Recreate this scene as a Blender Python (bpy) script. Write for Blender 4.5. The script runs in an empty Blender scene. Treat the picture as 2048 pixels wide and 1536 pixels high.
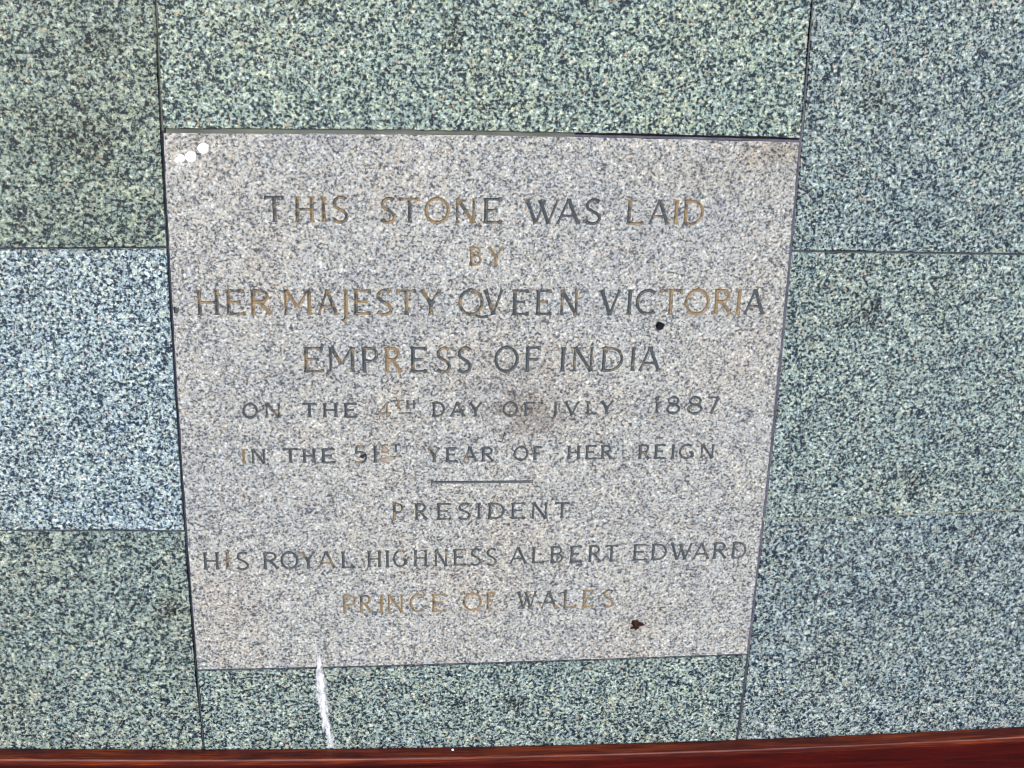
import bpy, bmesh, math, random
import numpy as np
from mathutils import Vector, Matrix, noise
from mathutils.geometry import delaunay_2d_cdt

random.seed(7)
S = bpy.context.scene
COL = S.collection
ZT = 1.65                      # height of the inscribed stone's top edge above the pavement
# ------------------------------------------------------------------ camera
F = 2684.03; PW, PH = 2048, 1536
RX = Vector((0.99486591, -0.09760246, 0.02675027))
UP = Vector((0.01002613, 0.35808194, 0.93363633))
FW = Vector((0.10070399, 0.92857476, -0.35722209))
CAM = Vector((0.30316742, -1.98688989, 0.36890433 + ZT))
cd = bpy.data.cameras.new('camera'); cam = bpy.data.objects.new('camera', cd); COL.objects.link(cam)
M = Matrix((RX, UP, -FW)).transposed().to_4x4(); M.translation = CAM
cam.matrix_world = M
cd.sensor_fit = 'HORIZONTAL'; cd.sensor_width = 36; cd.lens = 36 * F / PW
cd.clip_start = .05; cd.clip_end = 500
S.camera = cam
S.cycles.filter_width = 1.1
# ------------------------------------------------------------------ world, sun, exposure
SUN_EL, SUN_AZ = math.radians(30), math.radians(-24)   # azimuth from -Y towards -X
w = bpy.data.worlds.new('World'); S.world = w; w.use_nodes = True
wt = w.node_tree; wt.nodes.clear()
sky = wt.nodes.new('ShaderNodeTexSky'); sky.sky_type = 'NISHITA'; sky.sun_disc = False
sky.sun_elevation = SUN_EL
sd = Vector((math.sin(SUN_AZ) * math.cos(SUN_EL), -math.cos(SUN_AZ) * math.cos(SUN_EL), math.sin(SUN_EL)))
sky.sun_rotation = math.atan2(sd.x, sd.y)
sky.air_density = 1.0; sky.dust_density = 2.0; sky.ozone_density = 1.0
bg = wt.nodes.new('ShaderNodeBackground'); bg.inputs[1].default_value = .12
wo = wt.nodes.new('ShaderNodeOutputWorld')
wt.links.new(sky.outputs[0], bg.inputs[0]); wt.links.new(bg.outputs[0], wo.inputs[0])
sl = bpy.data.lights.new('sun', 'SUN'); sl.energy = 1.35; sl.angle = math.radians(14); sl.color = (1, .985, .96)
so = bpy.data.objects.new('sun', sl); COL.objects.link(so)
so.rotation_euler = sd.to_track_quat('Z', 'Y').to_euler()
S.view_settings.view_transform = 'Standard'; S.view_settings.look = 'None'
S.view_settings.exposure = .66; S.view_settings.gamma = 1.0

# ------------------------------------------------------------------ helpers
def wp(x, y):
    """point of the wall plane (X, Z) seen at photograph pixel x, y (used once, to measure the wall)"""
    d = RX * (x - PW / 2) - UP * (y - PH / 2) + FW * F
    t = -CAM.y / d.y
    p = CAM + d * t
    return p.x, p.z

def link(name, me, parent=None, mat=None, **kw):
    o = bpy.data.objects.new(name, me); COL.objects.link(o)
    if parent: o.parent = parent
    if mat: me.materials.append(mat)
    for k, v in kw.items(): o[k] = v
    return o

def empty(name, loc, **kw):
    o = bpy.data.objects.new(name, None); COL.objects.link(o); o.location = loc
    for k, v in kw.items(): o[k] = v
    return o

def put(o, root):
    """parent while keeping world coordinates"""
    o.parent = root
    o.location = Vector(o.location) - Vector(root.location)

class NT:
    def __init__(s, name):
        s.m = bpy.data.materials.new(name); s.m.use_nodes = True
        s.t = s.m.node_tree; s.t.nodes.clear()
    def n(s, typ, ins=None, **kw):
        nd = s.t.nodes.new(typ)
        for k, v in kw.items(): setattr(nd, k, v)
        for k, v in (ins or {}).items():
            if isinstance(v, bpy.types.NodeSocket): s.t.links.new(v, nd.inputs[k])
            else: nd.inputs[k].default_value = v
        return nd
    def math(s, op, a, b=0.0, clamp=False):
        nd = s.n('ShaderNodeMath', {0: a, 1: b}, operation=op); nd.use_clamp = clamp; return nd.outputs[0]
    def ramp(s, fac, stops, interp='LINEAR'):
        nd = s.n('ShaderNodeValToRGB', {0: fac}); cr = nd.color_ramp; cr.interpolation = interp
        while len(cr.elements) < len(stops): cr.elements.new(.5)
        for e, (p, c) in zip(cr.elements, stops):
            e.position = p; e.color = (*c, 1) if len(c) == 3 else c
        return nd.outputs[0]
    def mix(s, fac, a, b, blend='MIX'):
        nd = s.n('ShaderNodeMix', data_type='RGBA', blend_type=blend)
        for k, v in ((0, fac), (6, a), (7, b)):
            if isinstance(v, bpy.types.NodeSocket): s.t.links.new(v, nd.inputs[k])
            else: nd.inputs[k].default_value = (*v, 1) if isinstance(v, tuple) and len(v) == 3 else v
        return nd.outputs[2]
    def out(s, sh, disp=None):
        o = s.n('ShaderNodeOutputMaterial', {0: sh}); return s.m

def g(v): return (v, v, v)

def grain(N, seedv, size, dark_share, cols, wob=.6, tint=.5):
    """crystal mosaic: returns colour, height. Metres."""
    pos = N.n('ShaderNodeNewGeometry').outputs['Position']
    P = N.n('ShaderNodeVectorMath', {0: pos, 1: seedv}, operation='ADD').outputs[0]
    nz = N.n('ShaderNodeTexNoise', {'Vector': P, 'Scale': 1.1 / size, 'Detail': 1.0}).outputs['Color']
    off = N.n('ShaderNodeVectorMath', {0: nz, 1: (.5, .5, .5)}, operation='SUBTRACT').outputs[0]
    off = N.n('ShaderNodeVectorMath', {0: off, 'Scale': size * wob * 3}, operation='SCALE').outputs[0]
    Q = N.n('ShaderNodeVectorMath', {0: P, 1: off}, operation='ADD').outputs[0]
    v1 = N.n('ShaderNodeTexVoronoi', {'Vector': Q, 'Scale': 1.0 / size}, feature='F1')
    sep = N.n('ShaderNodeSeparateColor', {0: v1.outputs['Color']})
    n2 = N.n('ShaderNodeTexNoise', {'Vector': P, 'Scale': .62 / size, 'Detail': 2.0, 'Roughness': .7}).outputs[0]
    n3 = N.n('ShaderNodeTexNoise', {'Vector': P, 'Scale': .16 / size, 'Detail': 2.0}).outputs[0]
    v = N.math('MULTIPLY', sep.outputs[0], .5)
    v = N.math('ADD', v, N.math('MULTIPLY', N.math('SUBTRACT', n2, .5), 1.5))
    v = N.math('ADD', v, N.math('MULTIPLY', N.math('SUBTRACT', n3, .5), .35))
    v = N.math('ADD', v, .25)
    c = N.ramp(v, [(dark_share * .55, cols[0]), (dark_share, cols[1]), (dark_share + .18, cols[2]), (.78, cols[3]), (1, cols[4])])
    # single crystals with a tint of their own
    t = N.ramp(sep.outputs[1], [(0, cols[5]), (.2, cols[5]), (.3, (1, 1, 1)), (.72, (1, 1, 1)), (.8, cols[6]), (1, cols[6])])
    c = N.mix(tint, c, N.mix(1.0, c, t, 'MULTIPLY'))
    vb = N.n('ShaderNodeTexVoronoi', {'Vector': Q, 'Scale': .62 / size}, feature='F1')
    sb = N.n('ShaderNodeSeparateColor', {0: vb.outputs['Color']})
    fleck = N.math('MULTIPLY', N.math('GREATER_THAN', sb.outputs[2], .86), N.math('LESS_THAN', vb.outputs['Distance'], .42))
    c = N.mix(N.math('MULTIPLY', fleck, .9 if cols is WALL_COLS else .6), c, cols[0])
    peach = N.math('MULTIPLY', N.math('GREATER_THAN', sb.outputs[0], .93), N.math('LESS_THAN', vb.outputs['Distance'], .45))
    c = N.mix(N.math('MULTIPLY', peach, .45), c, (.72, .56, .42))
    return c, v, P

def granite(name, size, dark, cols, rough, bump, tint=.5, stains=(), spec=.5):
    N = NT(name)
    info = N.n('ShaderNodeObjectInfo')
    sep = N.n('ShaderNodeSeparateColor', {0: info.outputs['Color']})
    seedv = N.n('ShaderNodeCombineXYZ', {0: N.math('MULTIPLY', sep.outputs[2], 9.0), 1: N.math('MULTIPLY', sep.outputs[2], 5.3), 2: 0.0}).outputs[0]
    c, h, P = grain(N, seedv, size, dark, cols, tint=tint)
    # stone-to-stone tone and soft weathering
    big = N.n('ShaderNodeTexNoise', {'Vector': P, 'Scale': 5.0, 'Detail': 4.0, 'Roughness': .6}).outputs[0]
    wcol = N.ramp(big, [(.3, (.86, .91, .96)), (.5, (.98, 1, 1)), (.70, (1.0, .965, .91))])
    c = N.mix(.8, c, N.mix(1.0, c, wcol, 'MULTIPLY'))
    tone = N.n('ShaderNodeCombineColor', {0: sep.outputs[0], 1: sep.outputs[0], 2: sep.outputs[1]}).outputs[0]
    c = N.mix(1.0, c, tone, 'MULTIPLY')
    pos = N.n('ShaderNodeNewGeometry').outputs['Position']
    for (x, y, rx, rz, col, amt) in stains:
        X, Z = wp(x, y)
        d = N.n('ShaderNodeVectorMath', {0: pos, 1: (X, 0, Z)}, operation='SUBTRACT').outputs[0]
        d = N.n('ShaderNodeVectorMath', {0: d, 1: (1 / rx, 0, 1 / rz)}, operation='MULTIPLY').outputs[0]
        L = N.n('ShaderNodeVectorMath', {0: d}, operation='LENGTH').outputs['Value']
        nn = N.n('ShaderNodeTexNoise', {'Vector': P, 'Scale': 45.0, 'Detail': 4.0, 'Roughness': .65}).outputs[0]
        L = N.math('ADD', L, N.math('MULTIPLY', N.math('SUBTRACT', nn, .5), 1.6))
        f = N.math('MULTIPLY', N.ramp(L, [(.25, g(amt)), (1.0, g(0.0))]), N.ramp(h, [(.36, g(1.0)), (.66, g(.25 if amt > .85 else .8))]))
        c = N.mix(f, c, N.mix(1.0, c, col, 'MULTIPLY'))
    bmp = N.n('ShaderNodeBump', {'Height': h, 'Strength': bump, 'Distance': .0012}).outputs[0]
    r = N.ramp(h, [(.3, g(rough - .08)), (.8, g(rough + .06))])
    sh = N.n('ShaderNodeBsdfPrincipled', {'Base Color': c, 'Roughness': r, 'Normal': bmp, 'Specular IOR Level': spec}).outputs[0]
    return N.out(sh)

# dark, darkgrey, mid, pale, palest, tintA, tintB
WALL_COLS = [(.002, .010, .026), (.014, .036, .062), (.215, .29, .28), (.45, .54, .485), (.82, .88, .82), (1.06, .99, .70), (.78, .90, 1.12)]
STONE_COLS = [(.055, .065, .09), (.165, .18, .20), (.355, .37, .38), (.525, .54, .54), (.80, .82, .83), (1.08, .92, .72), (.86, .93, 1.12)]
m_wall = granite('speckled_granite', .0033, .335, WALL_COLS, .5, .8, tint=.6,
    stains=[(200, 95, .04, .03, (.08, .10, .11), .95), (150, 270, .075, .05, (.2, .22, .24), .9), (1640, 40, .0, .0, (1, 1, 1), 0)][:2]
    + [(340, 1215, .03, .045, (.1, .12, .14), .95), (1730, 630, .045, .04, (.1, .12, .14), .95), (910, 60, .03, .045, (.15, .17, .18), .9), (1755, 200, .04, .03, (.12, .12, .14), .95), (1830, 960, .03, .03, (.1, .12, .15), .9), (1030, 1405, .03, .025, (.12, .14, .2), .9), (1760, 1195, .03, .02, (.15, .18, .25), .9)])
m_stone = granite('smooth_pale_granite',   .0027, .30, STONE_COLS, .42, .45, tint=.55,
    stains=[(1060, 835, .08, .055, (.58, .50, .43), .75), (1040, 760, .12, .09, (.85, .80, .76), .7),
            (1560, 300, .10, .03, (.80, .72, .62), .8), (1003, 1257, .006, .008, (.5, .35, .28), .9),
            (1440, 350, .2, .05, (.88, .84, .78), .6), (1272, 1251, .020, .015, (.5, .38, .30), .7)])

def paint_mat(name):
    """worn letter paint: slate with ochre showing where it has flaked, object colour R = share of ochre"""
    N = NT(name)
    info = N.n('ShaderNodeObjectInfo')
    sep = N.n('ShaderNodeSeparateColor', {0: info.outputs['Color']})
    pos = N.n('ShaderNodeNewGeometry').outputs['Position']
    n1 = N.n('ShaderNodeTexNoise', {'Vector': pos, 'Scale': 75.0, 'Detail': 4.0, 'Roughness': .65}).outputs[0]
    f = N.math('ADD', N.math('SUBTRACT', sep.outputs[0], .5), N.math('MULTIPLY', N.math('SUBTRACT', n1, .5), 3.4))
    f = N.ramp(N.math('ADD', f, .5), [(.44, g(0)), (.70, g(1))])
    n2 = N.n('ShaderNodeTexNoise', {'Vector': pos, 'Scale': 420.0, 'Detail': 2.0}).outputs[0]
    slate = N.ramp(n2, [(.3, (.036, .048, .064)), (.7, (.088, .106, .122))])
    ochre = N.ramp(n2, [(.3, (.155, .115, .068)), (.7, (.32, .24, .145))])
    c = N.mix(f, slate, ochre)
    gc, h, P = grain(N, (0, 0, 0), .0027, .30, STONE_COLS)
    n4 = N.n('ShaderNodeTexNoise', {'Vector': pos, 'Scale': 150.0, 'Detail': 3.0, 'Roughness': .7}).outputs[0]
    wf = N.ramp(N.math('ADD', n4, N.math('MULTIPLY', sep.outputs[1], .25)), [(.60, g(0.0)), (.78, g(.6))])
    c = N.mix(wf, c, gc)
    bmp = N.n('ShaderNodeBump', {'Height': n2, 'Strength': .3, 'Distance': .0006}).outputs[0]
    return N.out(N.n('ShaderNodeBsdfPrincipled', {'Base Color': c, 'Roughness': .7, 'Normal': bmp}).outputs[0])

def plain(name, a, b, scale, rough=.8, bump=.4, dist=.001, stretch=None):
    N = NT(name)
    pos = N.n('ShaderNodeNewGeometry').outputs['Position']
    if stretch: pos = N.n('ShaderNodeVectorMath', {0: pos, 1: stretch}, operation='MULTIPLY').outputs[0]
    nz = N.n('ShaderNodeTexNoise', {'Vector': pos, 'Scale': scale, 'Detail': 5.0, 'Roughness': .65}).outputs[0]
    c = N.ramp(nz, [(.32, a), (.68, b)])
    bmp = N.n('ShaderNodeBump', {'Height': nz, 'Strength': bump, 'Distance': dist}).outputs[0]
    return N.out(N.n('ShaderNodeBsdfPrincipled', {'Base Color': c, 'Roughness': rough, 'Normal': bmp}).outputs[0])

m_letter = paint_mat('worn_letter_paint')
m_mortar = plain('dark_mortar', (.03, .04, .055), (.085, .10, .13), 60)
m_mortar_olive = plain('olive_mortar', (.065, .075, .07), (.17, .185, .165), 50, stretch=(.25, 1, 1.6))
m_mortar_violet = plain('violet_grey_mortar', (.025, .03, .055), (.075, .08, .125), 50)
m_mortar_pale = plain('pale_mortar', (.05, .05, .085), (.14, .14, .20), 50)
m_mortar_beige = plain('beige_mortar', (.20, .20, .15), (.34, .34, .26), 50)
m_core = plain('wall_core_stone', (.03, .03, .035), (.06, .06, .07), 30)
m_white = plain('plain_white', (.84, .84, .88), (.93, .93, .94), 300, rough=.35, bump=.1)
m_hole = plain('dark_drill_hole', (.004, .006, .014), (.012, .016, .03), 200)
m_rust = plain('rusty_hole', (.003, .002, .004), (.065, .022, .012), 220)
m_chipdark = plain('dark_chip', (.02, .02, .03), (.05, .05, .06), 200)
m_scar = plain('broken_stone_scar', (.20, .17, .15), (.42, .38, .35), 220)

def wood(name, cols, rough, coat):
    N = NT(name)
    pos = N.n('ShaderNodeNewGeometry').outputs['Position']
    st = N.n('ShaderNodeVectorMath', {0: pos, 1: (1.6, 22.0, 22.0)}, operation='MULTIPLY').outputs[0]
    a = N.n('ShaderNodeTexNoise', {'Vector': st, 'Scale': 3.2, 'Detail': 5.0, 'Roughness': .6, 'Distortion': .4}).outputs[0]
    st2 = N.n('ShaderNodeVectorMath', {0: pos, 1: (3.0, 160.0, 160.0)}, operation='MULTIPLY').outputs[0]
    b = N.n('ShaderNodeTexNoise', {'Vector': st2, 'Scale': 3.0, 'Detail': 4.0, 'Roughness': .7}).outputs[0]
    st3 = N.n('ShaderNodeVectorMath', {0: pos, 1: (1.0, 3.0, 3.0)}, operation='MULTIPLY').outputs[0]
    d = N.n('ShaderNodeTexNoise', {'Vector': st3, 'Scale': 3.5, 'Detail': 3.0}).outputs[0]
    v = N.math('ADD', N.math('MULTIPLY', a, .55), N.math('MULTIPLY', b, .45))
    c = N.ramp(v, [(.34, cols[0]), (.5, cols[1]), (.66, cols[2])])
    c = N.mix(N.ramp(d, [(.45, g(0.)), (.68, g(.6))]), c, N.mix(1.0, c, cols[3], 'MULTIPLY'))
    bmp = N.n('ShaderNodeBump', {'Height': v, 'Strength': .35, 'Distance': .0006}).outputs[0]
    return N.out(N.n('ShaderNodeBsdfPrincipled', {'Base Color': c, 'Roughness': rough, 'Normal': bmp, 'Coat Weight': coat, 'Coat Roughness': .2, 'Specular IOR Level': .12}).outputs[0])
m_wood_top = wood('varnished_red_wood', [(.012, .002, .004), (.080, .011, .007), (.22, .044, .012), (1.9, 1.9, .8)], .5, .1)
m_wood_front = wood('deep_red_wood', [(.014, .0012, .0014), (.055, .003, .0025), (.10, .007, .004), (.5, .4, .8)], .55, .0)
m_ground = plain('paving_stone', (.20, .20, .19), (.30, .30, .28), 6)

# ------------------------------------------------------------------ joints, measured on the wall
def curve(pts, axis):
    """pixel polyline on the wall -> interpolated function, extended straight. axis 0: X(Z), 1: Z(X)"""
    q = [wp(*p) for p in pts]
    k = sorted((b, a) if axis == 0 else (a, b) for a, b in q)
    t = np.array([i[0] for i in k]); v = np.array([i[1] for i in k])
    pf = np.polyfit(t, v, 2 if len(t) > 3 else 1)
    t0, t1 = t[0], t[-1]; d = np.polyder(pf)
    def f(x):
        x = float(x)
        if x < t0: return float(np.polyval(pf, t0) + np.polyval(d, t0) * (x - t0) * .3)
        if x > t1: return float(np.polyval(pf, t1) + np.polyval(d, t1) * (x - t1) * .3)
        return float(np.polyval(pf, x))
    return f
xL = curve([(311.5, 0), (315, 80), (318, 140), (321, 200), (325, 265), (328, 330), (331, 400), (335, 500), (340, 600), (346, 690), (362, 950), (371, 1065), (379, 1155), (386, 1245), (396, 1342), (404, 1490)], 0)
xR = curve([(1623, 0), (1616, 110), (1609, 210), (1602, 290), (1594, 375), (1587, 480), (1581, 530), (1572, 630), (1569, 670), (1546, 850), (1540, 900), (1525, 1030), (1501, 1290), (1494, 1320), (1476, 1475)], 0)
zT = curve([(330, 262), (550, 262.5), (750, 263.5), (1000, 267), (1200, 270.5), (1400, 275.5), (1590, 280)], 1)
zB = curve([(400, 1341.5), (650, 1338), (950, 1328), (1220, 1319.5), (1480, 1311)], 1)
zLt = curve([(0, 497.5), (330, 495.7)], 1)
zLb = curve([(0, 1062), (200, 1061), (370, 1063)], 1)
zRt = curve([(1590, 503), (1800, 505), (2048, 509)], 1)
zRb = curve([(1530, 1039), (1650, 1035), (1800, 1030), (1950, 1023.5), (2048, 1019)], 1)
XMIN, XMAX, ZMAX, ZMIN = -1.15, 2.10, ZT + .75, .02
K = lambda v: (lambda _: v)

PX = 1 / 1342.0        # metres per photograph pixel, about
def edge_noise(a, b, amp, seed):
    return amp * noise.noise(Vector((a * 38 + seed, b * 38, seed * 1.7))) + amp * .8 * noise.noise(Vector((a * 160, b * 160 + seed, seed)))

def outline(x0, x1, z0, z1, hl, hr, hb, ht, seed, amp=.0009, step=.012):
    """closed CCW outline between four joint centre-lines, less half the joint width on each side"""
    zm = .5 * (z0(.5) + z1(.5)); xa, xb = x0(zm), x1(zm)
    zs0, zs1 = z0(xa), z1(xa); ze0, ze1 = z0(xb), z1(xb)
    P = []
    n = max(8, int((xb - xa) / step)); m = max(8, int((zs1 - zs0) / step))
    lo = [x0(z0(xa)) + hl, x1(z0(xb)) - hr]; hi = [x0(z1(xa)) + hl, x1(z1(xb)) - hr]
    for i in range(n):
        x = lo[0] + (lo[1] - lo[0]) * i / n
        P.append((x, z0(x) + hb + edge_noise(x, 0, amp, seed)))
    for i in range(m):
        z = ze0 + hb + (ze1 - ht - ze0 - hb) * i / m
        P.append((x1(z) - hr - edge_noise(0, z, amp, seed + 3), z))
    for i in range(n):
        x = hi[1] + (hi[0] - hi[1]) * i / n
        P.append((x, z1(x) - ht - edge_noise(x, 0, amp, seed + 5)))
    for i in range(m):
        z = zs1 - ht + (zs0 + hb - zs1 + ht) * i / m
        P.append((x0(z) + hl + edge_noise(0, z, amp, seed + 7), z))
    return P

def inset(P, d):
    n = len(P); Q = []
    for i in range(n):
        a = Vector(P[i - 1]); b = Vector(P[(i + 1) % n]); t = (b - a)
        if t.length < 1e-9: Q.append(P[i]); continue
        t.normalize(); Q.append((P[i][0] - t.y * d, P[i][1] + t.x * d))
    return Q

def block_mesh(name, P, y, cham, depth):
    bm = bmesh.new()
    I = inset(P, cham)
    a = [bm.verts.new((p[0], y, p[1])) for p in I]
    b = [bm.verts.new((p[0], y + cham * .8, p[1])) for p in P]
    c = [bm.verts.new((p[0], y + depth, p[1])) for p in P]
    n = len(P)
    bm.faces.new(a); bm.faces.new(c[::-1])
    for i in range(n):
        j = (i + 1) % n
        bm.faces.new((a[i], b[i], b[j], a[j])); bm.faces.new((b[i], c[i], c[j], b[j]))
    bmesh.ops.triangulate(bm, faces=[f for f in bm.faces if len(f.verts) > 4])
    bmesh.ops.recalc_face_normals(bm, faces=bm.faces)
    me = bpy.data.meshes.new(name); bm.to_mesh(me); bm.free(); return me

def box_mesh(name, x0, x1, y0, y1, z0, z1):
    bm = bmesh.new(); bmesh.ops.create_cube(bm, size=1)
    for v in bm.verts: v.co = Vector(((x0 + x1) / 2 + v.co.x * (x1 - x0), (y0 + y1) / 2 + v.co.y * (y1 - y0), (z0 + z1) / 2 + v.co.z * (z1 - z0)))
    me = bpy.data.meshes.new(name); bm.to_mesh(me); bm.free(); return me

# ------------------------------------------------------------------ ground
gm = bpy.data.meshes.new('ground'); gm.from_pydata([(-60, -120, 0), (60, -120, 0), (60, 20, 0), (-60, 20, 0)], [], [(0, 1, 2, 3)])
link('ground', gm, None, m_ground, kind='structure')

# ------------------------------------------------------------------ wall
wall = empty('granite_wall', (.475, .1, 0), label='grey green speckled granite ashlar wall around the inscribed stone', category='wall')
j = 2.3 * PX; 
#        x0      x1     z0      z1       hl  hr  hb  ht  tone r, b, seed, y, label
slabs = [
 (K(XMIN), xL, zLt, K(ZMAX), j, j, 2*PX, j, (.80, .76, .11), .000, None),
 (xL, xR, zT, K(ZMAX), j, j, 5*PX, j, (1.0, .97, .37), -.001, None),
 (xR, K(XMAX), zRt, K(ZMAX), j, j, 2.4*PX, j, (.91, .99, .53), .0006, None),
 (K(XMIN), xL, zLb, zLt, j, 3*PX, 2.8*PX, 2*PX, (1.17, 1.38, .71), -.0006, 'pale blue grey granite slab with fine dark flecks'),
 (K(XMIN), xL, K(ZMIN), zLb, j, j, j, 2.8*PX, (.86, .88, .86), .0008, None),
 (xL, xR, K(ZMIN), zB, j, j, j, 2.2*PX, (.92, .96, .19), 0, None),
 (xR, K(XMAX), zRb, zRt, 3*PX, j, 1.6*PX, 2.4*PX, (.94, .99, .47), -.0008, None),
 (xR, K(XMAX), K(ZMIN), zRb, 2.5*PX, j, j, 1.6*PX, (.86, .97, .63), .0002, None),
]
for i, (a, b, c, d, hl, hr, hb, ht, tone, y, lab) in enumerate(slabs):
    P = outline(a, b, c, d, hl, hr, hb, ht, 11.3 * (i + 1))
    o = link('slab', block_mesh('slab', P, y, .0009, .07), None, m_wall)
    if lab: o['label'] = lab
    o.color = (tone[0], tone[1], tone[2], 1)
    put(o, wall)
o = link('wall_core', box_mesh('wall_core', XMIN, XMAX, .0705, .30, .0, ZMAX), None, m_core); put(o, wall)

def strip(fn, axis, a, b, hw, y, mat, wobble=.0, hw2=None, n=60, lab=None, root=wall, depth=.05):
    """a run of mortar following a joint between a and b"""
    bm = bmesh.new(); rows = []
    for i in range(n + 1):
        t = a + (b - a) * i / n; v = fn(t)
        h1 = hw + wobble * noise.noise(Vector((t * 30, 1.1, v))); h2 = (hw2 if hw2 is not None else hw) + wobble * noise.noise(Vector((t * 30, 7.1, v)))
        yy = y + .0006 * noise.noise(Vector((t * 25, 3, v * 2)))
        if axis == 1: q = [(t, yy, v - h1), (t, yy, v + h2), (t, yy + depth, v + h2), (t, yy + depth, v - h1)]
        else: q = [(v - h1, yy, t), (v + h2, yy, t), (v + h2, yy + depth, t), (v - h1, yy + depth, t)]
        rows.append([bm.verts.new(p) for p in q])
    for r, s in zip(rows, rows[1:]):
        for k in range(4): bm.faces.new((r[k], r[(k + 1) % 4], s[(k + 1) % 4], s[k]))
    bm.faces.new(rows[0]); bm.faces.new(rows[-1][::-1])
    bmesh.ops.recalc_face_normals(bm, faces=bm.faces)
    me = bpy.data.meshes.new('mortar_joint'); bm.to_mesh(me); bm.free()
    o = link('mortar_joint', me, None, mat)
    if lab: o['label'] = lab
    put(o, root); return o
H = 4.2 * PX
zt0, zb0 = zT(0.0), zB(0.0)
strip(xL, 0, zt0, ZMAX, H, .0030, m_mortar_olive)
strip(xR, 0, zT(.95), ZMAX, H, .0024, m_mortar_pale)
strip(xL, 0, ZMIN, zb0, H, .0040, m_mortar)
strip(xR, 0, ZMIN, zB(.95), H, .0026, m_mortar_violet)
strip(zLt, 1, XMIN, 0 - H, 3.6 * PX, .0045, m_mortar)
strip(zLb, 1, XMIN, 0 - H, 4.8 * PX, .0042, m_mortar)
strip(zRt, 1, .95 + H, XMAX, 4.2 * PX, .0040, m_mortar)
strip(zRb, 1, .95 + H, XMAX, 3.2 * PX, .0012, m_mortar_beige)

# ------------------------------------------------------------------ the inscribed stone
stone = empty('foundation_stone', (.475, .1, ZT - .92), category='foundation stone',
    label='pale smooth granite foundation stone carved with worn capital lettering, set in the darker wall')
strip(xL, 0, zb0, zt0, H, .0048, m_mortar_violet, root=stone)
strip(xR, 0, zB(.95), zT(.95), H, .0028, m_mortar_pale, lab='pale lilac grey mortar joint down the right edge', root=stone)
strip(zB, 1, .0 + H, .95 - H, 4.0 * PX, .0048, m_mortar_violet, root=stone)
xm = wp(1150, 265)[0]
strip(zT, 1, .0 + H, xm, 6 * PX, .0022, m_mortar_olive, wobble=.0006, lab='wide olive grey mortar joint along the top left', root=stone)
strip(lambda t: zT(t) - 2.4 * PX, 1, xm, .95 - H, 2.2 * PX, .0010, m_mortar_pale, wobble=.0004, lab='thin pale mortar line with an open dark gap above it', root=stone)
strip(zT, 1, xm, .95 - H, 6 * PX, .012, m_core, root=stone, depth=.04)

def arc(cx, cy, rx, ry, a0, a1, n=12):
    return [(cx + rx * math.cos(math.radians(a0 + (a1 - a0) * i / n)), cy + ry * math.sin(math.radians(a0 + (a1 - a0) * i / n))) for i in range(n + 1)]
def spl(pts, n=5):
    P = [Vector(p) for p in pts]; P = [2 * P[0] - P[1]] + P + [2 * P[-1] - P[-2]]; o = []
    for i in range(1, len(P) - 2):
        for k in range(n):
            t = k / n; a, b, c, d = P[i - 1:i + 3]
            v = .5 * ((2 * b) + (c - a) * t + (2 * a - 5 * b + 4 * c - d) * t * t + (3 * b - a - 3 * c + d) * t ** 3)
            o.append((v.x, v.y))
    o.append(tuple(P[-2])); return o
T_, N_ = 1.0, .68      # thick and thin strokes
lo, hi = .05, .95
ST = lambda x, w=T_: ([(x, 0), (x, 1)], w)
BAR = lambda x0, x1, y, w=N_: ([(x0, y), (x1, y)], w)
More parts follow.
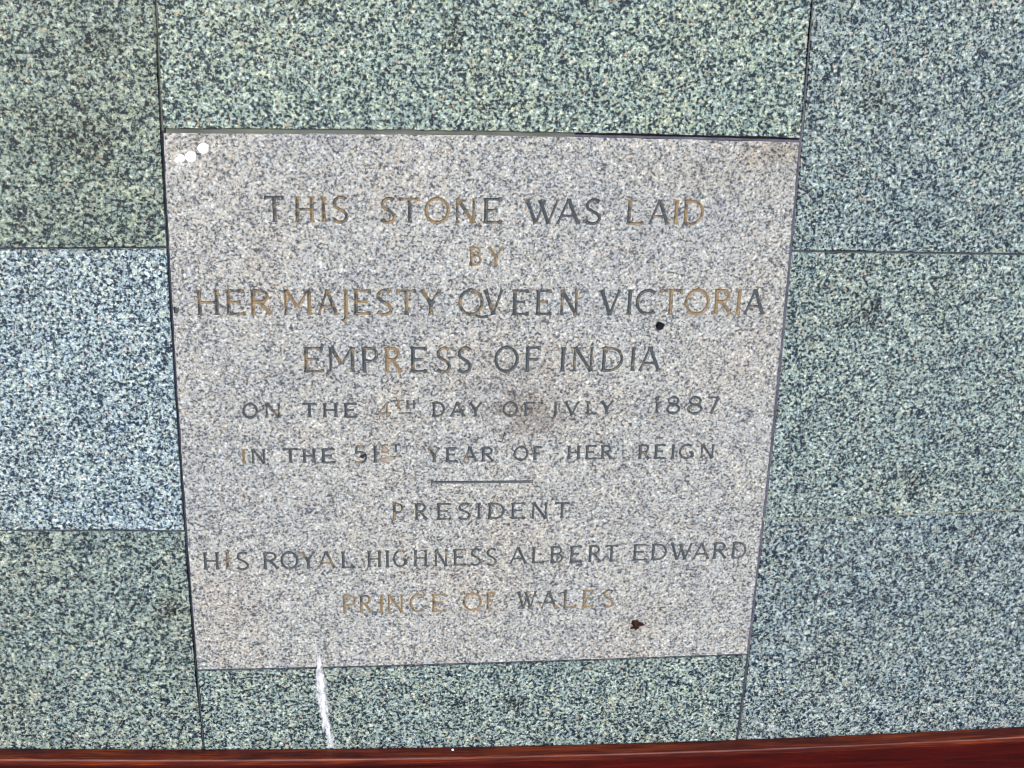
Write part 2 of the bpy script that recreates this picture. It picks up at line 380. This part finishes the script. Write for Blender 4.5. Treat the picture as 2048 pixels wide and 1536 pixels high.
G = {
 'A': [([(.02, 0), (.5, 1)], N_), ([(.48, .99), (.98, 0)], T_), BAR(.2, .8, .33)],
 'B': [ST(.1), (([(.1, hi), (.45, hi)] + arc(.5, .75, .34, .2, 88, -88, 9) + [(.45, .54), (.1, .54)]), .8), (([(.1, .54), (.45, .54)] + arc(.52, .295, .42, .245, 88, -88, 10) + [(.45, lo), (.1, lo)]), .8)],
 'C': [(arc(.56, .5, .56, .46, 48, 312, 20), .9)],
 'D': [ST(.08), ([(.08, hi), (.3, hi)] + arc(.36, .5, .6, .45, 88, -88, 16) + [(.3, lo), (.08, lo)], .85)],
 'E': [ST(.1), BAR(.1, .95, hi), BAR(.1, .82, .52), BAR(.1, 1, lo), ([(.93, 1), (.95, .86)], .6), ([(.97, 0), (1.0, .14)], .6)],
 'F': [ST(.12), BAR(.12, 1, hi), BAR(.12, .85, .5), ([(.96, 1), (1.0, .86)], .6)],
 'G': [(arc(.54, .5, .54, .46, 50, 335, 20), .9), ([(.97, .44), (.97, .12)], .85), BAR(.72, 1.0, .44)],
 'H': [ST(.08), ST(.92), BAR(.08, .92, .5)],
 'I': [ST(.5)],
 'J': [(spl([(.75, 1), (.75, .5), (.75, .0), (.66, -.16), (.3, -.27)]), .95)],
 'L': [ST(.1), BAR(.1, 1, lo), ([(.97, 0), (1.0, .14)], .6)],
 'M': [ST(.07, .8), ([(.08, 1), (.5, .32)], T_), ([(.5, .32), (.92, 1)], N_), ST(.93)],
 'N': [ST(.07, .75), ([(.06, 1), (.94, 0)], T_), ST(.93, .75)],
 'O': [(arc(.5, .5, .5, .47, 85, 275, 14), .9), (arc(.5, .5, .5, .47, 95, -95, 14), .9)],
 'P': [ST(.12), ([(.12, hi), (.5, hi)] + arc(.55, .7, .4, .25, 88, -88, 10) + [(.5, .45), (.12, .45)], .85)],
 'Q': [(arc(.5, .5, .5, .47, 85, 275, 14), .9), (arc(.5, .5, .5, .47, 95, -95, 14), .9), (spl([(.52, .05), (.75, -.02), (1.0, -.08), (1.28, -.05)]), .75)],
 'R': [ST(.1), ([(.1, hi), (.42, hi)] + arc(.46, .73, .38, .22, 88, -88, 10) + [(.42, .51), (.1, .51)], .85), ([(.45, .51), (1.0, 0)], .95)],
 'S': [(spl([(.9, .88), (.68, .96), (.4, .95), (.15, .82), (.16, .64), (.42, .53), (.72, .43), (.93, .28), (.86, .1), (.58, .03), (.3, .04), (.05, .13)]), .9)],
 'T': [ST(.5), BAR(0, 1, hi), ([(.03, 1), (.0, .86)], .6), ([(.97, 1), (1.0, .86)], .6)],
 'V': [([(.02, 1), (.52, 0)], T_), ([(.5, .01), (.98, 1)], N_)],
 'W': [([(.02, 1), (.32, 0)], T_), ([(.31, .01), (.58, .97)], N_), ([(.42, .97), (.7, 0)], T_), ([(.69, .01), (.98, 1)], N_)],
 'Y': [([(.02, 1), (.5, .46)], T_), ([(.98, 1), (.5, .46)], N_), ([(.5, .5), (.5, 0)], T_)],
 '1': [ST(.6), ([(.6, .98), (.1, .82)], .6)],
 '8': [(arc(.5, .74, .4, .22, 85, 275, 10), .85), (arc(.5, .74, .4, .22, 95, -95, 10), .85), (arc(.5, .27, .5, .245, 85, 275, 12), .9), (arc(.5, .27, .5, .245, 95, -95, 12), .9)],
 '7': [BAR(0, 1, hi), ([(.97, .95), (.35, 0)], .95)],
 '4': [([(.68, 0), (.68, 1)], .9), ([(.66, 1), (0, .3)], .7), BAR(0, 1, .3)],
 '5': [([(.25, hi), (.9, hi)], .8), ([(.24, 1), (.18, .55)], .75), (spl([(.18, .57), (.5, .64), (.84, .54), (.94, .3), (.78, .08), (.45, .02), (.08, .08)]), .9)],
}
# word: (baseline px left, right, cap height px, stroke px, [(char, x0, x1, ochre share)...])
W = [
 (444,445,52,8.6,[('T',530,568,.35),('H',590,628,.55),('I',641,653,.7),('S',663,697,.6)]),
 (446,447,51,8.6,[('S',760,792,.6),('T',800,839,.4),('O',850,898,.85),('N',910,952,.6),('E',967,1003,.3)]),
 (448,448,50,8.6,[('W',1050,1119,.2),('A',1113,1160,.1),('S',1169,1203,.1)]),
 (449,450,50,8.6,[('L',1254,1288,.65),('A',1298,1339,.35),('I',1347,1358,.9),('D',1367,1408,.85)]),
 (532,532,39,6.6,[('B',939,964,.75),('Y',976,1008,.85)]),
 (630,630,51,9,[('H',394,439,.6),('E',452,490,.55),('R',500,543,.8)]),
 (630,630,51,9,[('M',566,624,.8),('A',634,676,.55),('J',679,697,.8),('E',707,742,.65),('S',751,786,.6),('T',794,832,.6),('Y',841,883,.45)]),
 (630,630,51,9,[('Q',918,966,.5),('V',968,1006,.35),('E',1025,1058,.2),('E',1072,1103,.4),('N',1120,1157,.45)]),
 (630,629,51,9,[('V',1200,1241,.05),('I',1254,1264,.1),('C',1273,1314,.25),('T',1320,1364,.55),('O',1371,1418,1),('R',1428,1464,1),('I',1472,1483,.95),('A',1489,1530,.15)]),
 (745,745,51,9,[('E',607,646,.5),('M',656,710,.35),('P',723,757,.35),('R',769,804,.95),('E',821,854,.35),('S',871,902,.5),('S',914,944,.15)]),
 (744,744,51,8.6,[('O',990,1036,.05),('F',1050,1080,.08)]),
 (743,742,49,8.6,[('I',1120,1131,.05),('N',1145,1187,.35),('D',1203,1247,.35),('I',1261,1271,.4),('A',1278,1321,.1)]),
 (836,835,29,7,[('O',486,515,.1),('N',530,561,.45)]),
 (835,835,29,7.4,[('T',606,632,.1),('H',646,675,.0),('E',688,714,.0)]),
 (834,834,28,5.4,[('4',757,783,.6)]),
 (818,818,18,4.6,[('T',786,808,.6),('H',813,830,.2)]),
 (833,833,29,7,[('D',865,890,.2),('A',900,930,.1),('Y',938,965,.2)]),
 (832,832,28,6.6,[('O',1006,1035,.1),('F',1048,1070,.05)]),
 (830,828,27,6.6,[('J',1098,1116,.05),('V',1129,1159,.0),('L',1173,1193,.1),('Y',1200,1227,.1)]),
 (827,827,34,7.2,[('1',1307,1320,.05),('8',1334,1360,.0),('8',1376,1405,.05),('7',1414,1438,.0)]),
 (927,927,29,6.8,[('I',483,492,.8),('N',503,531,.25)]),
 (926,926,29,7,[('T',566,596,.2),('H',606,631,.25),('E',643,670,.0)]),
 (926,926,35,6.8,[('5',706,735,.4),('I',745,755,.1)]),
 (905,905,16,4.6,[('S',761,779,.6),('T',783,801,.2)]),
 (924,923,29,6.8,[('Y',856,881,.4),('E',892,915,.15),('A',925,955,.4),('R',963,988,.2)]),
 (921,921,28,6.6,[('O',1028,1056,.1),('F',1067,1083,.05)]),
 (919,918,28,6.8,[('H',1135,1160,.05),('E',1171,1193,.05),('R',1202,1225,.1)]),
 (918,917,29,6.6,[('R',1277,1300,.1),('E',1309,1331,.05),('I',1342,1350,.05),('G',1359,1387,.15),('N',1401,1428,.2)]),
 (1040,1037,33,7,[('P',785,807,.4),('R',830,855,.25),('E',874,902,.3),('S',915,942,.1),('I',954,962,.05),('D',976,1010,.15),('E',1022,1051,.05),('N',1063,1095,.1),('T',1110,1138,.1)]),
 (1139,1139,35,7,[('H',407,438,.05),('I',451,459,.6),('S',472,498,.15)]),
 (1138,1136,34,7,[('R',526,557,.1),('O',562,596,.1),('Y',602,631,.4),('A',635,671,.55),('L',683,709,.15)]),
 (1135,1130,34,6.6,[('H',735,762,.15),('I',771,779,.1),('G',787,813,.35),('H',828,855,.35),('N',869,895,.35),('E',907,932,.4),('S',940,962,.1),('S',972,994,.2)]),
 (1128,1123,34,6.8,[('A',1019,1054,.1),('L',1064,1088,.2),('B',1101,1127,.2),('E',1140,1164,.05),('R',1177,1202,.05),('T',1211,1235,.05)]),
 (1121,1116,33,6.8,[('E',1266,1293,.1),('D',1303,1334,.1),('W',1341,1384,.15),('A',1386,1419,.25),('R',1426,1454,.3),('D',1464,1493,.25)]),
 (1226,1223,36,7.2,[('P',685,713,.85),('R',719,744,.6),('I',758,768,.9),('N',775,807,.95),('C',820,850,.9),('E',864,892,.85)]),
 (1221,1219,35,7,[('O',927,963,.8),('F',973,990,.85)]),
 (1217,1214,35,7,[('W',1035,1073,.45),('A',1082,1114,.4),('L',1127,1152,.75),('E',1165,1187,.75),('S',1205,1228,.65)]),
]

class Shape:
    def __init__(s, name, mat, color, label=None):
        s.name, s.mat, s.color, s.label = name, mat, color, label
        s.strokes = []     # (centreline pts, half widths, outline pts)
        s.bowl = None

shapes = []
def stroke_outline(c, hws, seed):
    n = len(c); L = []; R = []
    for i in range(n):
        a = Vector(c[max(0, i - 1)]); b = Vector(c[min(n - 1, i + 1)]); t = (b - a).normalized(); nrm = Vector((-t.y, t.x))
        p = Vector(c[i])
        k1 = 1 + .16 * noise.noise(Vector((p.x * 210, p.y * 210, seed))); k2 = 1 + .16 * noise.noise(Vector((p.x * 210, p.y * 210, seed + 9)))
        L.append(tuple(p + nrm * hws[i] * k1)); R.append(tuple(p - nrm * hws[i] * k2))
    return R + L[::-1]
def refine(c, step):
    o = [c[0]]
    for a, b in zip(c, c[1:]):
        A, B = Vector(a), Vector(b); k = max(1, int((B - A).length / step))
        for i in range(1, k + 1): o.append(tuple(A.lerp(B, i / k)))
    return o
def add_stroke(sh, c, hw, flare=True):
    tot = sum((Vector(b) - Vector(a)).length for a, b in zip(c, c[1:]))
    c = refine(c, .0055); s = 0; hws = []
    for i, p in enumerate(c):
        if i: s += (Vector(p) - Vector(c[i - 1])).length
        e = min(s, tot - s) / max(hw * 2.2, 1e-6)
        hws.append(hw * (1 + (.55 * max(0, 1 - e) ** 1.5 if flare else 0)))
    sh.strokes.append((c, hws, stroke_outline(c, hws, random.random() * 50)))

for (b0, b1, cap, sw, letters) in W:
    xs, xe = letters[0][1], letters[-1][2]
    for ch, a, b, och in letters:
        t = (a - xs) / max(1, xe - xs); bl = b0 + (b1 - b0) * t
        xa, _ = wp(a, bl - cap / 2); xb, _ = wp(b, bl - cap / 2); _, z0 = wp((a + b) / 2, bl); _, z1 = wp((a + b) / 2, bl - cap)
        hw = sw * PX / 2 * .90
        sh = Shape('letter', m_letter, (och, 0, 0))
        w_ = xb - xa; x0 = xa + hw * .45; w_ -= hw * .9
        z0 += random.uniform(-1, 1) * .5 * PX; tilt = random.uniform(-.012, .012)
        for c, wt_ in G[ch]:
            pts = [(x0 + p[0] * w_ + tilt * p[1] * (z1 - z0), z0 + p[1] * (z1 - z0)) for p in c]
            add_stroke(sh, pts, hw * wt_)
        shapes.append(sh)
def px_stroke(name, pts, wpx, mat, col, label=None, flare=False):
    sh = Shape(name, mat, col, label); add_stroke(sh, [wp(*p) for p in pts], wpx * PX / 2, flare); shapes.append(sh)
px_stroke('dividing_line', [(862, 964.5), (960, 964), (1066, 963)], 6.5, m_letter, (.05, 0, 0), 'straight engraved dividing line above the word PRESIDENT')
px_stroke('underline', [(797, 826.5), (825, 826)], 4.6, m_letter, (.45, 0, 0))
px_stroke('underline', [(783, 914), (803, 912)], 4.6, m_letter, (.35, 0, 0))
px_stroke('crack', [(1009, 864), (1007, 872), (1005, 882), (996, 883)], 2.4, m_chipdark, (0, 0, 0))

def bowl(name, cx, cy, rx, ry, depth, mat, jag=.25, n=22, label=None, rot=0, seed=1, star=0):
    X, Z = wp(cx, cy); sh = Shape(name, mat, (1, 1, .5), label); rx *= PX; ry *= PX
    rings = []
    for k, s in enumerate((1, .8, .5, .2)):
        r = []
        for i in range(n):
            a = 2 * math.pi * i / n
            q = 1 + jag * noise.noise(Vector((math.cos(a) * 1.7, math.sin(a) * 1.7, seed))) * 1.6 + star * math.cos(5 * a + seed)
            u, v = math.cos(a) * rx * q * s, math.sin(a) * ry * q * s
            r.append((X + u * math.cos(rot) - v * math.sin(rot), Z + u * math.sin(rot) + v * math.cos(rot)))
        rings.append(r)
    sh.bowl = (rings, (0, .75 * depth, depth, depth * 1.05)); shapes.append(sh)
bowl('drill_hole', 1320, 652, 9.5, 9, .014, m_hole, .15, label='small round dark hole below the first line of the name', seed=2)
bowl('drill_hole', 1272, 1251, 15, 11, .012, m_rust, .8, label='ragged rusty brown hole near the bottom right', seed=5, star=.16)
bowl('chip', 726, 912, 8, 3.6, .005, m_chipdark, .3, rot=.45, seed=8)
bowl('chip', 772, 919, 17, 6, .0025, m_scar, .5, rot=.22, seed=12, label='pale flaked scar under the raised letters')
bowl('chip', 770, 898, 6, 8, .002, m_scar, .4, seed=14)
bowl('chip', 352, 620, 6, 8, .003, m_mortar, .4, seed=16)
bowl('chip', 1308, 835, 4.5, 4.0, .0016, m_letter, .2, n=12, seed=18)
bowl('chip', 1003, 1257, 3.6, 4.5, .0015, m_scar, .3, n=12, seed=19)

# one constrained triangulation of the face with every carved outline in it
SP = outline(xL, xR, zB, zT, 3.0*PX, 3.0*PX, 3.2*PX, 5.2*PX, 77.7)
SI = inset(SP, .0012)
V, Efs, Fs, owner = [], [], [], []
def addpoly(P):
    s = len(V); V.extend(Vector(p) for p in P); return list(range(s, s + len(P)))
Fs.append(addpoly(SI)); owner.append(-1)
for k, sh in enumerate(shapes):
    for (c, hws, out) in sh.strokes:
        Fs.append(addpoly(out)); owner.append(k)
        ci = addpoly(c)
        Efs += list(zip(ci[:-1], ci[1:]))
    if sh.bowl:
        for r in sh.bowl[0]:
            ids = addpoly(r)
            if r is sh.bowl[0][0]: Fs.append(ids); owner.append(k)
            else: Efs += list(zip(ids, ids[1:] + ids[:1]))
ov, oe, of, _, _, orf = delaunay_2d_cdt(V, Efs, Fs, 0, 1e-6, True)
face_owner = []
for f, src in zip(of, orf):
    ow = None
    if any(owner[s] == -1 for s in src):
        ow = -1
        for s in src:
            if owner[s] >= 0: ow = max(ow, owner[s])   # chips cut later than letters
    face_owner.append(ow)
touch_face = set()
for f, ow in zip(of, face_owner):
    if ow == -1: touch_face.update(f)
def seg_d(p, a, b, ha, hb):
    ab = b - a; t = max(0, min(1, (p - a).dot(ab) / max(ab.length_squared, 1e-12)))
    h = ha + (hb - ha) * t; return (p - a - ab * t).length / h, h
def depth_at(sh, p):
    best = 0
    for (c, hws, out) in sh.strokes:
        for i in range(len(c) - 1):
            r, h = seg_d(p, Vector(c[i]), Vector(c[i + 1]), hws[i], hws[i + 1])
            if r < 1: best = max(best, (1 - r) * h * .75)
    if sh.bowl:
        rings, ds = sh.bowl
        for r, d in zip(rings, ds):
            for q in r:
                if (Vector(q) - p).length < 2e-5: return d
        return ds[-1]
    return best
# stone block: carved face + chamfer + sides
fb = [f for f, ow in zip(of, face_owner) if ow == -1]
used = sorted({i for f in fb for i in f}); mp = {v: i for i, v in enumerate(used)}
verts = [(ov[i].x, 0, ov[i].y) for i in used]; faces = [tuple(mp[i] for i in f) for f in fb]
b0_ = len(verts); n = len(SP)
verts += [(p[0], 0, p[1]) for p in SI] + [(p[0], .001, p[1]) for p in SP] + [(p[0], .08, p[1]) for p in SP]
for i in range(n):
    k = (i + 1) % n
    faces += [(b0_ + i, b0_ + n + i, b0_ + n + k, b0_ + k), (b0_ + n + i, b0_ + 2 * n + i, b0_ + 2 * n + k, b0_ + n + k)]
me = bpy.data.meshes.new('stone_block'); me.from_pydata(verts, [], faces); me.validate()
bm = bmesh.new(); bm.from_mesh(me); bmesh.ops.remove_doubles(bm, verts=bm.verts, dist=1e-7); bmesh.ops.recalc_face_normals(bm, faces=bm.faces)
if sum(f.normal.y * f.calc_area() for f in bm.faces if abs(f.normal.y) > .9) > 0:
    for f in bm.faces: f.normal_flip()
bm.to_mesh(me); bm.free()
o = link('stone_block', me, None, m_stone); o.color = (1, 1, .31, 1); put(o, stone)
by = {}
for f, ow in zip(of, face_owner):
    if ow is not None and ow >= 0: by.setdefault(ow, []).append(f)
for k, sh in enumerate(shapes):
    fs = by.get(k)
    if not fs: continue
    used = sorted({i for f in fs for i in f}); mp = {v: i for i, v in enumerate(used)}
    verts = [(ov[i].x, 0.0 if i in touch_face else depth_at(sh, ov[i]), ov[i].y) for i in used]
    ctr = Vector((sum(v[0] for v in verts) / len(verts), 0, sum(v[2] for v in verts) / len(verts)))
    verts = [tuple(Vector(v) - ctr) for v in verts]
    me = bpy.data.meshes.new(sh.name)
    fl = [tuple(mp[i] for i in f) for f in fs]
    me.from_pydata(verts, [], fl)
    if me.polygons[0].normal.y > 0: me.flip_normals()
    o = link(sh.name, me, None, sh.mat); o.location = ctr; o.color = (*sh.color, 1)
    if sh.label: o['label'] = sh.label
    put(o, stone)

# ------------------------------------------------------------------ white spots and streak
def spot(cx, cy, parts, label):  # low white domes on the stone face
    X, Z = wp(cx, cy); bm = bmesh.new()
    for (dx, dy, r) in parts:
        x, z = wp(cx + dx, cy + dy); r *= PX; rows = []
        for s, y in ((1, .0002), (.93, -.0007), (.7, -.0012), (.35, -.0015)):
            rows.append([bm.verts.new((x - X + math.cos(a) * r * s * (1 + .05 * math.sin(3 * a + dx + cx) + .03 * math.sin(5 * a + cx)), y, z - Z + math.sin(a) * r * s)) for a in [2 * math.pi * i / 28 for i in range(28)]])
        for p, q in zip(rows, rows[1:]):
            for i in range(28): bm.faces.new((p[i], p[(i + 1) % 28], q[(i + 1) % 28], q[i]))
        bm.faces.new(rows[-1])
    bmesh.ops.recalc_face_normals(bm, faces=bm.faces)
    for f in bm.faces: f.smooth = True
    me = bpy.data.meshes.new('white_spot'); bm.to_mesh(me); bm.free()
    o = link('white_spot', me, None, m_white, label=label, category='paint spot', group='white spots on the inscribed stone')
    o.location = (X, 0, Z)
spot(407, 297, [(0, 0, 11.3)], 'round white spot, highest and rightmost of three on the pale stone')
spot(382, 314, [(0, 0, 11.6)], 'round white spot, middle one of three on the pale stone')
spot(362, 317, [(0, 0, 8.4), (-7, 4, 5.5)], 'smaller pear shaped white spot, nearest the left joint of the stone')

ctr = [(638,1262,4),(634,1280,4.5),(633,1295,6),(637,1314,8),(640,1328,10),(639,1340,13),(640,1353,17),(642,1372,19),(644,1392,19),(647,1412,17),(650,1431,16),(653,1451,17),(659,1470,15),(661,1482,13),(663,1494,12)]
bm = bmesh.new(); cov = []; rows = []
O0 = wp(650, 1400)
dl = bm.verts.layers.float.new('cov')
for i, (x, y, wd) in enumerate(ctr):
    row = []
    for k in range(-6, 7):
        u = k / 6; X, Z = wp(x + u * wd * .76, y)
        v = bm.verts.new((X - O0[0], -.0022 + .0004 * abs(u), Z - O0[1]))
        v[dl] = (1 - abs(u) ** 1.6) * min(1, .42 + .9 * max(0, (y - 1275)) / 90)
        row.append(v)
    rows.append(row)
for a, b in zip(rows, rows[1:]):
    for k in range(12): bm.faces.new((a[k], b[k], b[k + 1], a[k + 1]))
me = bpy.data.meshes.new('white_streak'); bm.to_mesh(me); bm.free()
N = NT('patchy_white')  # bluish white, broken up by noise and fading out at the sides
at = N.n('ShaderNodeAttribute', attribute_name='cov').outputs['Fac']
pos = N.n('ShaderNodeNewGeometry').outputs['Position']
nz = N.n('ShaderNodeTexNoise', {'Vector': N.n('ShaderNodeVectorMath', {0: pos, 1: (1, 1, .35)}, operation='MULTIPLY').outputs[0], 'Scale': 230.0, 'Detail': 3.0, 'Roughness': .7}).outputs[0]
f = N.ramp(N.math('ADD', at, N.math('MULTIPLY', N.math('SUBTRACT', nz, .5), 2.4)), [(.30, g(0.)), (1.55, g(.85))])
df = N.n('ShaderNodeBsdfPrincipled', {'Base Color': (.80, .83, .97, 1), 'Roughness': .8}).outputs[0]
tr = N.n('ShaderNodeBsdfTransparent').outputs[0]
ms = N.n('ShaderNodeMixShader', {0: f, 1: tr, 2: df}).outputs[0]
o = link('white_streak', me, None, N.out(ms), label='patchy white streak running down from the pale stone to the wooden rail', category='stain')
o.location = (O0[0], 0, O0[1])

# ------------------------------------------------------------------ wooden rail
zW = curve([(0, 1495), (300, 1497), (512, 1496.5), (700, 1493.5), (1000, 1490), (1400, 1481), (1700, 1470), (2048, 1450)], 1)
rail = empty('wooden_rail', (.5, -.02, zW(.5) - .2), label='varnished red brown wooden rail along the foot of the granite wall', category='rail')
def profile_rail(name, prof, mat, sm=True):
    bm = bmesh.new(); rows = []
    n = 60
    for i in range(n + 1):
        x = -1.0 + 3.0 * i / n; z = zW(min(1.55, max(-.36, x)))
        rows.append([bm.verts.new((x - .5, py + .02, pz + z - (zW(.5) - .2))) for py, pz in prof])
    m = len(prof)
    for a, b in zip(rows, rows[1:]):
        for k in range(m): bm.faces.new((a[k], a[(k + 1) % m], b[(k + 1) % m], b[k]))
    bm.faces.new(rows[0]); bm.faces.new(rows[-1][::-1])
    bmesh.ops.recalc_face_normals(bm, faces=bm.faces)
    me = bpy.data.meshes.new(name); bm.to_mesh(me); bm.free()
    o = link(name, me, None, mat); o.parent = rail; return o
D_ = .029
prof = [(-.0025, -.0006), (-.004, 0)] + [(-D_ - .0045 * math.sin(a), -.0045 + .0045 * math.cos(a)) for a in [math.pi / 2 * i / 6 for i in range(7)]] + [(-D_ - .0045, -.010), (-D_ - .002, -.013), (-.0025, -.013)]
tb = profile_rail('top_board', prof, m_wood_top)
m_wood_highlight = wood('wood_edge_highlight', [(.05, .02, .03), (.15, .07, .065), (.27, .14, .12), (1.2, 1.0, .9)], .4, .0)  # highlight along the rounded front edge, painted as a paler wood colour
tb.data.materials.append(m_wood_highlight)
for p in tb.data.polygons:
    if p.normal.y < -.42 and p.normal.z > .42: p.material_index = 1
prof = [(-.0025, -.0135), (-D_ - .001, -.0135), (-D_ - .0025, -.0150), (-D_ - .0025, -.16), (-.0025, -.16)]
profile_rail('front_board', prof, m_wood_front)
# small flattened white speck on the rail
bm = bmesh.new(); bmesh.ops.create_icosphere(bm, subdivisions=2, radius=.0026)
for v in bm.verts: v.co *= 1 + .25 * noise.noise(v.co * 500); v.co.z *= .55
me = bpy.data.meshes.new('white_speck'); bm.to_mesh(me); bm.free()
o = link('white_speck', me, None, m_white, label='tiny white speck on top of the wooden rail', category='crumb')
o.location = (wp(905, 1492)[0], -.012, zW(.43) + .0012)
